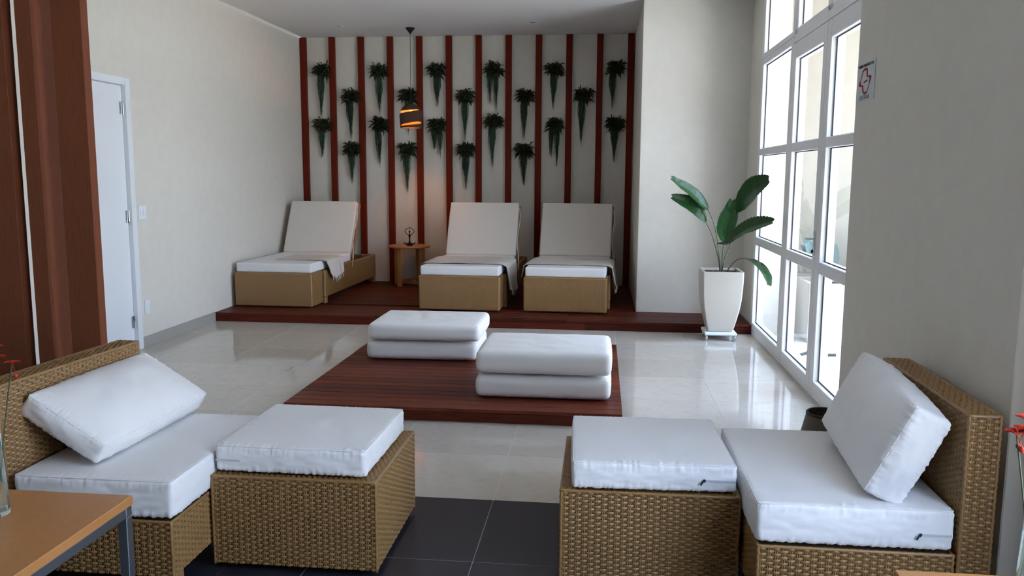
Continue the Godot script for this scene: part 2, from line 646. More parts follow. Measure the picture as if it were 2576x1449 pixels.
func build_shell() -> void:
	var b := MB.new()
	span(b, X_LEFT - 0.2, X_LEFT, 0, Y_CEIL, -10.22, -6.16)
	span(b, X_LEFT - 0.2, X_LEFT, 2.075, Y_CEIL, -6.16, -5.33)
	span(b, X_LEFT - 0.2, X_LEFT, 0, Y_CEIL, -5.33, 3.7)
	structure("wall_left", b, M.wall, "long pale beige painted wall with the white door", "wall")

	b = MB.new()
	span(b, X_LEFT, 1.6, 0, Y_CEIL, -10.22, Z_BACK)
	var wb := structure("wall_back", b, M.wall, "beige back wall behind the loungers with vertical wooden slats", "wall")
	var sl := box_mesh(Vector3(0.072, Y_CEIL - H_DAIS - 0.004, 0.05), 0.003)
	for i in 12:
		put("slat", sl, M.slat, wb, Vector3(-3.619 + 0.3572 * i, (Y_CEIL + H_DAIS) / 2, Z_BACK + 0.025))

	b = MB.new()
	span(b, 0.358, 1.6, 0, Y_CEIL, Z_BACK, -8.09, 0.004)
	span(b, X_WIN + 0.002, 1.6, 0, Y_CEIL, -8.09, -7.57)
	structure("wall_pillar", b, M.wall, "broad white wall pillar between the lounger alcove and the glazed doors", "wall")

	b = MB.new()
	span(b, X_PIER, 1.52, 0, Y_CEIL, -4.27, -2.53, 0.004)
	span(b, X_WIN, 1.52, 0, Y_CEIL, -2.53, -2.05)
	structure("wall_right", b, M.wall, "beige wall pier on the right bearing the small sign", "wall")
	b = MB.new()
	span(b, X_PIER, 1.52, 0, Y_CEIL, -0.45, 3.7)
	span(b, X_WIN, 1.52, 2.96, Y_CEIL, -7.57, -4.27)
	span(b, X_WIN, 1.52, 2.9, Y_CEIL, -2.05, -0.45)
	structure("wall_lintel", b, M.wall, "beige wall strip above the glazed doors", "wall")
	b = MB.new()
	span(b, X_LEFT - 0.2, 1.52, 0, Y_CEIL, 3.5, 3.7)
	structure("wall_rear", b, M.wall, "beige wall opposite the slatted wall", "wall")

	b = MB.new()
	span(b, X_LEFT + 0.022, 1.6, Y_CEIL, Y_CEIL + 0.03, -10.22, 3.7)
	span(b, X_LEFT - 0.2, 1.6, Y_CEIL + 0.03, Y_CEIL + 0.2, -10.22, 3.7)
	structure("ceiling", b, M.ceiling, "flat white plaster ceiling with a shadow gap", "ceiling")

	b = MB.new()
	span(b, X_LEFT, X_LEFT + 0.012, 0, 0.088, Z_DAIS, -6.222, 0.001)
	structure("baseboard_left", b, M.baseboard, "low grey tile baseboard between white door and wooden dais", "baseboard")

func build_floor() -> void:
	var b := MB.new()
	span(b, X_LEFT - 0.2, 1.6, -0.12, -0.0009, -10.22, 3.7)
	var fl := structure("floor", b, M.grout, "glossy beige porcelain tile floor with a dark tile area", "floor")
	var g := 0.0028
	var xs := [X_LEFT]
	var k := -5
	while k <= 3:
		var x := -0.441 + 0.585 * k
		if x > X_LEFT + 0.05 and x < X_WIN - 0.05:
			xs.append(x)
		k += 1
	xs.append(X_WIN)
	var zs := []
	for i in 7:
		zs.append(-3.421 - 0.585 * i)
	zs.append(Z_DAIS)
	for i in zs.size() - 1:
		for j in xs.size() - 1:
			var x1: float = xs[j + 1]
			if i == 0 and x1 > X_PIER:
				x1 = X_PIER
			var m := spart("tile", xs[j] + g / 2, x1 - g / 2, -0.01, 0.0, zs[i] - g / 2, zs[i + 1] + g / 2, 0.0006, M.tile[(i * 5 + j * 3) % 3], fl)
			m.set_meta("label", "glossy beige floor tile")
	var dg := spart("dark_grout", X_LEFT, X_WIN, -0.006, -0.0007, -3.4215, 3.5, 0.0, M.dark_grout, fl)
	dg.set_meta("label", "pale grout of the dark tiles")
	for i in 12:
		var z0 := -3.421 + 0.585 * i
		var z1 := minf(z0 + 0.585, 3.5)
		for j in xs.size() - 1:
			var x1: float = xs[j + 1]
			if x1 > X_PIER and z0 < -2.2:
				x1 = X_PIER
			var m := spart("dark_tile", xs[j] + g / 2, x1 - g / 2, -0.01, 0.0, z0 + (0.0 if i == 0 else g / 2), z1 - g / 2, 0.0006, M.dark_tile, fl)
			m.set_meta("label", "satin charcoal floor tile")

func build_dais() -> void:
	var b := MB.new()
	span(b, X_LEFT, 0.358, -0.002, H_DAIS - 0.022, Z_BACK, Z_DAIS - 0.03)
	span(b, 0.358, X_WIN, -0.002, H_DAIS - 0.022, -8.09, Z_DAIS - 0.03)
	var d := structure("floor_dais", b, M.screen, "low dark wooden dais carrying the three loungers", "dais")
	var pitch := 0.0985
	var n := int(ceil((Z_DAIS - Z_BACK) / pitch))
	for i in n:
		var z1 := Z_DAIS - pitch * i
		var z0 := maxf(z1 - pitch + 0.004, Z_BACK)
		if z1 - z0 < 0.02:
			continue
		var xr := X_WIN if z0 > -8.09 else 0.358
		if z1 > -8.09 and z0 < -8.09:
			z0 = -8.088
			xr = X_WIN
		var cuts: Array = [X_LEFT, -2.1 + 0.8 * (i % 3), -0.3 + 0.35 * ((i * 2) % 3) - (0.4 if xr < 1.0 else 0.0), xr]
		for j in 3:
			spart("board", cuts[j] + 0.001, cuts[j + 1] - 0.001, H_DAIS - 0.022, H_DAIS, z0, z1, 0.002, M.dais[(i * 7 + j * 3 + i / 3) % 5], d)
	spart("fascia_board", X_LEFT, -0.13, 0.0, H_DAIS - 0.023, Z_DAIS - 0.03, Z_DAIS - 0.004, 0.002, M.dais[2], d)
	spart("fascia_board", -0.128, X_WIN, 0.0, H_DAIS - 0.023, Z_DAIS - 0.03, Z_DAIS - 0.004, 0.002, M.dais[3], d)

func build_door() -> void:
	var o := Node3D.new()
	o.name = "door_1"
	add_child(o)
	tag(o, "plain white flush door in a white frame in the left wall", "door", "", "structure")
	var x := X_LEFT
	spart("leaf", x - 0.06, x - 0.022, 0.006, 2.066, -6.152, -5.335, 0.002, M.white_lacquer, o)
	var f := MB.new()
	span(f, x - 0.12, x + 0.014, 0.0, 2.125, -6.217, -6.155, 0.003)
	span(f, x - 0.12, x + 0.014, 0.0, 2.125, -5.332, -5.27, 0.003)
	span(f, x - 0.12, x + 0.0138, 2.068, 2.1248, -6.156, -5.331, 0.003)
	part("door_frame", f, M.white_lacquer, o)
	for y in [1.895, 1.063, 0.226]:
		var h := MB.new()
		h.tube([Vector3(0, -0.05, 0), Vector3(0, 0.05, 0)], 0.008, 8)
		h.box(Vector3(-0.004, 0, 0.018), Vector3(0.003, 0.095, 0.03), 0.001)
		part("hinge", h, M.chrome, o, Vector3(x - 0.014, y, -6.15))
	var k := MB.new()
	k.tube([Vector3(0, 0, 0), Vector3(0.04, 0, 0), Vector3(0.045, 0, -0.1)], 0.009, 8)
	part("handle", k, M.chrome, o, Vector3(x - 0.02, 1.03, -5.4))
	var s := thing("light_switch", "white square wall switch plate beside the white door", "switch", Vector3(x, 1.087, -6.312))
	bpart("plate", Vector3(0.004, 0, 0), Vector3(0.008, 0.113, 0.108), 0.003, M.white_lacquer, s)
	for i in 2:
		bpart("rocker", Vector3(0.01, 0, -0.022 + 0.044 * i), Vector3(0.005, 0.05, 0.03), 0.001, M.white_lacquer, s)
	s = thing("wall_outlet", "white wall socket plate low on the left wall above baseboard", "socket", Vector3(x, 0.322, -6.312))
	bpart("plate", Vector3(0.004, 0, 0), Vector3(0.008, 0.115, 0.07), 0.003, M.white_lacquer, s)
	bpart("socket_face", Vector3(0.009, 0, 0), Vector3(0.003, 0.04, 0.035), 0.001, M.white_lacquer, s)

# ---------------------------------------------------------------- glazing

# one leaf or fixed light: stiles, rails, panes with gaskets. All in planes across x.
func glazed(o: Node3D, z0: float, z1: float, stile: float, rails: Array, x0: float, x1: float) -> void:
	spart("stile", x0, x1, rails[0][0], rails[-1][1], z0, z0 + stile, 0.004, M.frame, o)
	spart("stile", x0, x1, rails[0][0], rails[-1][1], z1 - stile, z1, 0.004, M.frame, o)
	for r in rails:
		spart("rail", x0 + 0.001, x1 - 0.001, r[0], r[1], z0 + stile - 0.002, z1 - stile + 0.002, 0.004, M.frame, o)
	for i in rails.size() - 1:
		var y0: float = rails[i][1]
		var y1: float = rails[i + 1][0]
		var a := z0 + stile
		var c := z1 - stile
		var xg := x0 + 0.036
		var pane := MB.new()
		pane.face([Vector3(xg, y0, a), Vector3(xg, y1, a), Vector3(xg, y1, c), Vector3(xg, y0, c)], Vector3.LEFT)
		part("pane", pane, M.glass, o)
		var gk := MB.new()
		var t := 0.006
		span(gk, xg - 0.003, xg + 0.003, y0, y0 + t, a, c)
		span(gk, xg - 0.003, xg + 0.003, y1 - t, y1, a, c)
		span(gk, xg - 0.003, xg + 0.003, y0, y1, a, a + t)
		span(gk, xg - 0.003, xg + 0.003, y0, y1, c - t, c)
		part("gasket", gk, M.gasket, o)

func build_windows() -> void:
	var w := Node3D.new()
	w.name = "window_1"
	add_child(w)
	tag(w, "tall white glazed double doors with a side light and transom panes", "window", "", "structure")
	var x0 := X_WIN
	var x1 := X_WIN + 0.095
	var rails := [[0.0, 0.105], [0.805, 0.875], [1.582, 1.64], [2.35, 2.40]]
	var top := [[2.40, 2.445], [2.90, 2.96]]
	glazed(w, -7.57, -6.33, 0.085, rails, x0, x1)
	glazed(w, -7.57, -6.30, 0.085, top, x0, x1)
	var leaf := [[0.012, 0.115], [0.80, 0.875], [1.578, 1.642], [2.235, 2.345]]
	glazed(w, -6.322, -5.40, 0.085, leaf, x0 - 0.004, x1 - 0.012)
	glazed(w, -5.395, -4.47, 0.085, leaf, x0 - 0.004, x1 - 0.012)
	spart("jamb", x0, x1, 0.0, 2.96, -4.468, -4.27, 0.004, M.frame, w)
	spart("transom", x0, x1, 2.35, 2.44, -6.328, -4.468, 0.004, M.frame, w)
	glazed(w, -6.30, -5.38, 0.06, top, x0, x1)
	glazed(w, -5.38, -4.468, 0.06, top, x0, x1)
	var h := MB.new()
	h.box(Vector3(0.004, 0, 0), Vector3(0.008, 0.16, 0.03), 0.003)
	h.tube([Vector3(0.0, 0.03, 0), Vector3(-0.03, 0.03, 0), Vector3(-0.034, 0.03, -0.05)], 0.007, 8)
	part("door_handle", h, M.frame, w, Vector3(x0 - 0.012, 0.98, -5.44))
	h = MB.new()
	h.tube([Vector3(0.0, 0, 0), Vector3(-0.012, 0, 0)], 0.011, 10)
	var kh := part("keyhole", h, M.zip_pull, w, Vector3(x0 - 0.01, 0.93, -5.44))
	kh.set_meta("label", "dark lock cylinder")

	w = Node3D.new()
	w.name = "window_2"
	add_child(w)
	tag(w, "tall white framed window beside the right hand wall pier", "window", "", "structure")
	for i in 2:
		glazed(w, -2.05 + 0.8 * i, -2.05 + 0.8 * (i + 1), 0.06, [[0.0, 0.1], [2.35, 2.43], [2.84, 2.9]], x0, x1)


func leaf_blade(b: MB, base: Vector3, tip: Vector3, width: float, droop: float, n: Vector3) -> void:
	var rows := []
	for i in 9:
		var t := i / 8.0
		var c := base.lerp(tip, t) + Vector3.DOWN * droop * t * t
		var side := (tip - base).cross(n).normalized()
		var hw := width * 0.5 * sin(PI * pow(t, 0.8)) + 0.001
		rows.append(PackedVector3Array([c - side * hw + n * hw * 0.25, c, c + side * hw + n * hw * 0.25]))
	sheet(b, rows, 0.002)

func build_outside() -> void:
	var b := MB.new()
	span(b, 1.6, 7.0, -0.16, -0.03, -8.0, 4.5)
	span(b, 1.453, 1.6, -0.16, -0.02, -7.57, -0.1)
	structure("floor_terrace", b, M.terrace, "pale terrace paving outside the glazed doors", "terrace")
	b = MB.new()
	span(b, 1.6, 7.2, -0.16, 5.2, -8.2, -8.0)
	span(b, 1.6, 3.6, -0.03, 3.24, -3.6, -3.45)  # unseen partition added to cut sky light on the far wall and pillar
	structure("wall_terrace", b, M.wall_out_shaded, "cream garden wall outside the glazing, shade in its colour, with added unseen partition", "wall")
	b = MB.new()
	span(b, 1.6, 3.4, 3.06, 3.24, -8.0, -5.2)  # unseen slab added to keep skylight off the far terrace wall
	structure("ceiling_shade_slab", b, M.ceiling, "unseen slab added over the terrace to shade its far wall", "shade_slab")
	b = MB.new()
	span(b, -40, 40, -0.3, -0.2, -40, 40)
	structure("ground", b, M.ground, "plain ground round the building", "ground")
	var pl := thing("terrace_planter", "long low cream planter against the terrace wall outside", "planter", Vector3(2.35, -0.03, -7.55))
	var pb := MB.new()
	span(pb, -0.55, 0.9, 0, 0.52, -0.28, -0.24, 0.004)
	span(pb, -0.55, 0.9, 0, 0.52, 0.2, 0.24, 0.004)
	span(pb, -0.55, -0.51, 0, 0.52, -0.24, 0.2, 0.004)
	span(pb, 0.86, 0.9, 0, 0.52, -0.24, 0.2, 0.004)
	part("trough", pb, M.planter, pl)
	spart("soil", -0.51, 0.86, 0.3, 0.48, -0.24, 0.2, 0.0, M.soil, pl)
	var r := RandomNumberGenerator.new()
	r.seed = 55
	var spots := [[-0.38, 0.5, "broad leaved blue green plant beside the glazing in terrace planter"], [0.0, 0.55, "tall pale green plant in the middle of the terrace planter"], [0.42, 0.62, "bushy bright green plant at the far end of terrace planter"]]
	for s in spots:
		var p := thing("terrace_plant", s[2], "plant", Vector3(2.35 + s[0], 0.4505, -7.57), 0.0, "plants in the terrace planter")
		for k in 13:
			var a := r.randf() * TAU
			var reach := r.randf_range(0.1, 0.24)
			var hgt: float = s[1] * r.randf_range(0.55, 1.0)
			var base := Vector3(cos(a) * 0.03, hgt * 0.3, sin(a) * 0.03)
			var tip := Vector3(cos(a) * reach, hgt, sin(a) * reach * 0.7)
			var lb := MB.new()
			leaf_blade(lb, base, tip, 0.13, 0.06, Vector3(-sin(a) * 0.3, 0.5, 0.7).normalized())
			part("leaf", lb, M.out_leaf if s[0] > 0.1 else M.out_leaf_blue, p)
			var sb := MB.new()
			sb.tube([Vector3(0, 0.0, 0), base], 0.005, 5)
			part("stalk", sb, M.stem, p)
	var hose := thing("garden_hose", "short black bent hose lying on the pale terrace floor", "hose", Vector3(1.68, -0.03, -6.8))
	var hb := MB.new()
	hb.tube([Vector3(-0.06, 0.012, 0.05), Vector3(-0.02, 0.012, 0.0), Vector3(0.06, 0.03, -0.02), Vector3(0.14, 0.012, 0.03), Vector3(0.22, 0.012, 0.02)], 0.012, 7)
	part("tube", hb, M.black, hose)
	hb = MB.new()
	hb.tube([Vector3(0.0, 0.02, 0.0), Vector3(0.03, 0.06, -0.02), Vector3(0.07, 0.07, -0.02)], 0.01, 7)
	part("nozzle", hb, M.black, hose)

# ---------------------------------------------------------------- wooden screen

func build_screen() -> void:
	var s := thing("wooden_screen", "floor to ceiling screen of upright brown wooden boards", "screen", Vector3(0, 0, -3.6))
	# upright boards, alternately set broadside and edgewise; x from, x to, depth
	var posts := [[-2.455, -2.308, 0.052], [-2.624, -2.545, 0.135], [-2.83, -2.683, 0.06], [-2.99, -2.91, 0.135], [-3.20, -3.05, 0.06], [-3.36, -3.28, 0.135], [-3.57, -3.42, 0.06]]
	for p in posts:
		spart("board", p[0], p[1], 0.0, Y_CEIL, 0.025, 0.025 - p[2], 0.002, M.screen, s)

# ---------------------------------------------------------------- platform with cushions

func build_platform() -> void:
	var p := thing("wooden_platform", "low square platform of reddish hardwood deck boards on tiled floor", "platform", Vector3(-0.8385, 0, -5.508))
	var hx := 0.98
	var hz := 0.978
	bpart("frame", Vector3(0, 0.03, 0), Vector3(hx * 2 - 0.02, 0.058, hz * 2 - 0.02), 0.003, M.deck[1], p)
	var n := 21
	var pitch := hz * 2 / n
	for i in n:
		var z1 := hz - pitch * i
		bpart("deck_board", Vector3(0, 0.0695, z1 - pitch / 2 + 0.002), Vector3(hx * 2, 0.021, pitch - 0.005), 0.0025, M.deck[(i * 5 + i / 4) % 6], p)
	var top := 0.08
	# each stack: two seat cushions
	var spec := [
		["white floor cushion, lower one of the stack nearer the loungers", Vector3(-1.262, top, -6.005), 0.02, Vector3(0.80, 0.145, 0.61)],
		["white floor cushion, upper one of the stack nearer the loungers", Vector3(-1.236, top + 0.145, -5.965), 0.012, Vector3(0.80, 0.14, 0.61)],
		["cream floor cushion, lower one of the stack on the platform corner near the ottomans", Vector3(-0.325, top, -5.075), 0.0, Vector3(0.80, 0.145, 0.62)],
		["cream floor cushion, upper one of the stack on the platform corner near the ottomans", Vector3(-0.322, top + 0.145, -5.07), 0.0, Vector3(0.80, 0.155, 0.62)]]
	for i in 4:
		var s: Array = spec[i]
		var size: Vector3 = s[3]
		var c := thing("floor_cushion", s[0], "cushion", s[1], s[2], "cushion stacks on the platform")
		put("cover", cushion_mesh(size - Vector3(0.0, 0.02, 0.0), 0.035, 0.01, 0.008, 0.0022, 90 + i, 0.016, 0.008), M.linen, c, Vector3(0, size.y / 2 - 0.0005, 0))
		put("seam", seam_mesh(size - Vector3(0.0, 0.02, 0.0), 0.035, size.y / 2 - 0.024, 0.0016, 0.01, 0.008), M.linen, c, Vector3(0, size.y / 2, 0))

# ---------------------------------------------------------------- loungers on the dais

func build_loungers() -> void:
	var w := 0.80
	var proto := {}
	var spec := [
		[-3.218, -7.845, -0.018, "by the left wall"],
		[-1.357, -7.872, -0.026, "in the middle beside the round table"],
		[-0.332, -7.888, -0.044, "next to the white pillar"]]
	for i in 3:
		var at := Vector3(spec[i][0], H_DAIS, spec[i][1])
		var turn: float = spec[i][2]
		var o := thing("sun_lounger", "tan wicker lounger with raised back, " + spec[i][3], "lounger", at, turn, "loungers on the dais")
		bpart("foot_box", Vector3(0, 0.178, -0.155), Vector3(w, 0.334, 0.31), 0.01, M.wicker_far, o)
		for sx in [-1, 1]:
			for sz in [-0.03, -0.28]:
				bpart("foot", Vector3(sx * (w / 2 - 0.04), 0.006, sz), Vector3(0.03, 0.012, 0.03), 0.002, M.black, o)
			bpart("side_rail", Vector3(sx * (w / 2 + 0.005), 0.205, -1.22), Vector3(0.035, 0.275, 1.8), 0.008, M.wicker_far, o)
			bpart("leg", Vector3(sx * (w / 2 + 0.004), 0.036, -0.355), Vector3(0.037, 0.07, 0.07), 0.006, M.wicker_far, o)
			bpart("leg", Vector3(sx * (w / 2 + 0.004), 0.036, -2.075), Vector3(0.037, 0.07, 0.07), 0.006, M.wicker_far, o)
		bpart("seat_deck", Vector3(0, 0.315, -0.79), Vector3(w - 0.03, 0.05, 0.95), 0.004, M.wicker_far, o)
		bpart("rear_rail", Vector3(0, 0.205, -2.10), Vector3(w - 0.03, 0.275, 0.035), 0.006, M.wicker_far, o)
		var tilt := -0.49
		var bp := put("back_panel", box_mesh(Vector3(w + 0.02, 0.68, 0.04), 0.01), M.wicker_far, o, Vector3(0, 0.386, -1.275) + Basis(Vector3.RIGHT, tilt) * Vector3(0, 0.33, -0.02), Vector3(tilt, 0, 0))
		bp.set_meta("label", "tilted wicker back panel")
		bpart("prop_bar", Vector3(0, 0.36, -1.75), Vector3(w - 0.06, 0.02, 0.02), 0.004, M.metal, o)

		var m := thing("lounger_mattress", "white two part mattress on the wicker lounger " + spec[i][3], "mattress", at + Vector3(0, 0.345, 0), turn, "lounger mattresses")
		if i == 0:
			proto.seat = cushion_mesh(Vector3(0.775, 0.092, 1.24), 0.014, 0.006, 0.003, 0.001, 71, 0.03, 0.004)
			proto.back = cushion_mesh(Vector3(0.785, 0.64, 0.075), 0.014, 0.003, 0.004, 0.001, 72, 0.03)
		put("seat_pad", proto.seat, M.cloth, m, Vector3(0, 0.0465, -0.645))
		put("back_pad", proto.back, M.canvas, m, Vector3(0, 0.085, -1.235) + Basis(Vector3.RIGHT, tilt) * Vector3(0, 0.325, -0.015), Vector3(tilt, 0, 0))
		var t := MB.new()
		var path := []
		for k in 13:
			var q := k / 12.0
			path.append(Vector3(0.402 + 0.012 * sin(q * 9.0) + 0.02 * q, 0.60 - 0.66 * q, -1.50 + 0.30 * minf(q * 1.1, 1.0)))
		t.tube(path, 0.0045, 5)
		part("tie_cord", t, M.canvas, m)
	# draped throws
	throw_over(spec[0], -0.10, 0.55, "white fringed throw hanging off the lounger by the left wall", [0.0, 0.19], [-0.33, -0.86], 201)
	throw_over(spec[1], -0.45, 0.50, "white throw draped across the middle lounger", [0.14, 0.30], [-0.20, -0.92], 202)
	throw_over(spec[2], -0.46, 0.50, "white throw draped across the lounger next to the white pillar", [0.12, 0.26], [-0.22, -0.95], 203)

func throw_over(spec: Array, xl: float, _xr: float, label: String, hang: Array, zr: Array, sd: int) -> void:
	var o := thing("throw_blanket", label, "blanket", Vector3(spec[0], H_DAIS + 0.437, spec[1]), spec[2], "throws on the loungers")
	var f := FastNoiseLite.new()
	f.seed = sd
	f.frequency = 1.0
	var rows := []
	var nz_ := 26
	var hw := 0.405
	# distance along the cloth: left hang, over the top, right hang
	var left: float = hang[0]
	var right: float = hang[1]
	var start := xl if left == 0.0 else -hw
	var total := left + (hw - start) + right
	var nn := 44
	for i in nz_ + 1:
		var row := PackedVector3Array()
		var t := float(i) / nz_
		for j in nn + 1:
			var s := total * j / nn
			var x: float
			var y: float
			var z: float = lerpf(zr[0], zr[1], t)
			var wob := f.get_noise_2d(s * 4.0, t * 3.0)
			var fold := f.get_noise_2d(s * 1.2 + 20.0, t * 11.0)
			if s < left:
				var q := 1.0 - s / left
				x = -hw - 0.03 - 0.02 * q + 0.02 * fold
				y = -(left - s)
				z += 0.03 * q * wob
			elif s < left + hw - start:
				x = start + (s - left)
				var e := smoothstep(0.0, 0.07, hw - absf(x))
				y = 0.012 + 0.009 * maxf(fold, -0.6) * e - 0.008 * (1.0 - e)
				if left > 0.0 or x > start + 0.05:
					x = x * (1.0 + 0.035 * (1.0 - e))
			else:
				var d := s - left - (hw - start)
				var q := d / right
				x = hw + 0.034 + 0.035 * q + 0.03 * fold * q
				y = -d * (1.0 - 0.3 * absf(t - 0.45) + 0.12 * f.get_noise_1d(t * 4.0))
				z = lerpf(z, lerpf(zr[0], zr[1], 0.4), 0.35 * q) + 0.02 * wob * q
			row.append(Vector3(x, y, z))
		rows.append(row)
	var b := MB.new()
	# du runs across x, dv runs to -z: du x dv points up
	sheet(b, rows, 0.006)
	part("cloth", b, M.throw, o)
	for k in 9:
		var ii := int(lerpf(1, nz_ - 1, k / 8.0))
		var e: Vector3 = rows[ii][nn]
		var t := MB.new()
		t.tube([e + Vector3(0, 0.006, 0), e + Vector3(0.004, -0.02, 0), e + Vector3(0.002 * sin(k), -0.045, 0.004 * cos(k * 2.0))], [0.003, 0.004, 0.0015], 5)
		part("fringe", t, M.throw, o)

# ---------------------------------------------------------------- ottomans, armless chairs and coffee tables

func ottoman(label: String, cx: float, cz: float, clabel: String, ccx: float, ccz: float, cturn: float, zip_x: float, zip_len: float, pull: float, sd: int) -> void:
	var o := thing("ottoman", label, "ottoman", Vector3(cx, 0, cz), 0.0, "wicker ottomans")
	wicker_block(o, "body", Vector3(0, 0.184, 0), Vector3(0.596, 0.326, 0.586), "fblrt")
	for sx in [-1, 1]:
		for sz in [-1, 1]:
			bpart("foot", Vector3(sx * 0.25, 0.011, sz * 0.24), Vector3(0.04, 0.022, 0.04), 0.003, M.black, o)
	var size := Vector3(0.545, 0.093, 0.545)
	var c := thing("ottoman_cushion", clabel, "cushion", Vector3(ccx, 0.3575, ccz), cturn, "ottoman cushions")
	put("cover", cushion_mesh(size, 0.013, 0.006, 0.004, 0.004, sd, 0.0055, 0.004), M.cloth, c, Vector3(0, size.y / 2, 0))
	put("seam", seam_mesh(size, 0.013, size.y / 2 - 0.0025, 0.002, 0.006, 0.004), M.cloth, c, Vector3(0, size.y / 2, 0))
	zipper(c, Vector3(zip_x, 0.042, size.z / 2 + 0.003), zip_len, pull, 0.0)

func chair(label: String, cx: float, cz: float, depth: float, back_x: float, turn_back: float) -> Node3D:
	# seat block against a low back that stands at back_x
	var o := thing("armless_chair", label, "chair", Vector3(cx, 0, cz), 0.0, "armless wicker chairs")
	wicker_block(o, "seat_base", Vector3(0, 0.188, 0), Vector3(0.572, 0.192, depth), "fblr")
	for sx in [-1, 1]:
		for sz in [-1, 1]:
			var lg := Node3D.new()
			lg.name = "leg"
			o.add_child(lg, true)
			lg.position = Vector3(sx * 0.256, 0, sz * (depth / 2 - 0.03))
			wicker_block(lg, "leg_block", Vector3(0, 0.049, 0), Vector3(0.06, 0.094, 0.06), "fblr")
	var bk := Node3D.new()
	bk.name = "backrest"
	o.add_child(bk, true)
	bk.position = Vector3(back_x, 0, 0)
	bk.rotation.y = turn_back
	wicker_block(bk, "back_block", Vector3(0, 0.371, 0), Vector3(0.092, 0.688, depth), "fblrt")
	return o

func build_front_furniture() -> void:
	ottoman("wicker ottoman standing beside the left armless chair", -1.051, -2.969, "white ottoman cushion with plain zip end, on the ottoman by left chair", -1.063, -2.965, -0.012, -0.225, 0.09, 0.0, 301)
	ottoman("wicker ottoman standing beside the right armless chair", 0.18, -2.982, "white ottoman cushion with dark zip pull, on the ottoman by right chair", 0.185, -2.963, 0.03, 0.215, 0.10, -0.05, 302)

	chair("wicker armless chair before the upright wooden screen", -1.645, -2.795, 0.755, -0.305, -0.06)
	chair("wicker armless chair against the right hand wall pier", 0.781, -2.855, 0.77, 0.347, -0.012)

	var size := Vector3(0.545, 0.126, 0.752)
	var c := thing("seat_cushion", "thick white seat cushion on the chair before the wooden screen", "cushion", Vector3(-1.625, 0.2935, -2.793), 0.0, "chair seat cushions")
	put("cover", cushion_mesh(size, 0.014, 0.006, 0.004, 0.004, 303, 0.0065, 0.004), M.cloth, c, Vector3(0, size.y / 2, 0))
	put("seam", seam_mesh(size, 0.014, size.y / 2 - 0.0025, 0.002, 0.006, 0.004), M.cloth, c, Vector3(0, size.y / 2, 0))
	c = thing("seat_cushion", "thick white seat cushion with dark zip pull on the chair by the wall pier", "cushion", Vector3(0.776, 0.2935, -2.857), 0.0, "chair seat cushions")
	size = Vector3(0.575, 0.126, 0.768)
	put("cover", cushion_mesh(size, 0.014, 0.006, 0.006, 0.004, 304, 0.0065, 0.004), M.cloth, c, Vector3(0, size.y / 2, 0))
	put("seam", seam_mesh(size, 0.014, size.y / 2 - 0.0025, 0.002, 0.006, 0.006), M.cloth, c, Vector3(0, size.y / 2, 0))
	zipper(c, Vector3(0.235, 0.05, size.z / 2 + 0.004), 0.09, -0.045, 0.0)

	# back pillows lean on the backrests
	var psize := Vector3(0.32, 0.082, 0.69)
	var pil := thing("back_pillow", "big white pillow leaning low on the chair before the wooden screen", "pillow", Vector3(-1.772, 0.548, -2.855), 0.0, "chair back pillows")
	pil.rotation = Vector3(0, -0.03, -0.545)
	put("cover", cushion_mesh(psize, 0.014, 0.055, 0.012, 0.0042, 305, 0.006, 0.008), M.cloth, pil)
	put("seam", seam_mesh(psize, 0.014, psize.y / 2 - 0.004, 0.0018, 0.03, 0.012), M.cloth, pil)
	psize = Vector3(0.305, 0.122, 0.605)
	pil = thing("back_pillow", "big white pillow leaning upright on the chair by the wall pier", "pillow", Vector3(0.940, 0.588, -2.805), 0.0, "chair back pillows")
	pil.rotation = Vector3(0.07, -0.04, 1.13)
	put("cover", cushion_mesh(psize, 0.014, 0.046, 0.016, 0.0045, 306, 0.006, 0.008), M.cloth, pil)
	put("seam", seam_mesh(psize, 0.014, psize.y / 2 - 0.004, 0.0018, 0.03, 0.012), M.cloth, pil)

	coffee_table("oak topped coffee table with grey steel legs beside the left chair", Vector3(-1.72, 0, -1.865), Vector2(0.70, 0.73))
	coffee_table("oak topped coffee table with grey steel legs beside the right chair", Vector3(1.03, 0, -1.70), Vector2(0.60, 0.61))

	vase("tall clear glass vase with orange blossoms on the left coffee table", Vector3(-1.668, 0.45, -2.05), 0.30, Vector3(0.03, 0.455, -0.005), 401)
	vase("tall clear glass vase with red blossoms on the right coffee table", Vector3(0.915, 0.45, -1.75), 0.255, Vector3(-0.045, 0.445, 0.0), 402)

func coffee_table(label: String, at: Vector3, s: Vector2) -> void:
	var t := thing("coffee_table", label, "table", at, 0.0, "coffee tables")
	bpart("table_top", Vector3(0, 0.436, 0), Vector3(s.x, 0.028, s.y), 0.002, M.oak, t)
	var f := MB.new()
	var hx := s.x / 2 - 0.018
	var hz := s.y / 2 - 0.018
	for sx in [-1, 1]:
		f.box(Vector3(sx * hx, 0.4065, 0), Vector3(0.03, 0.03, s.y - 0.066), 0.002)
	for sz in [-1, 1]:
		f.box(Vector3(0, 0.4065, sz * hz), Vector3(s.x - 0.006, 0.03, 0.03), 0.002)
	part("frame", f, M.metal, t)
	for sx in [-1, 1]:
		for sz in [-1, 1]:
			bpart("leg", Vector3(sx * hx, 0.195, sz * hz), Vector3(0.03, 0.39, 0.03), 0.002, M.metal, t)

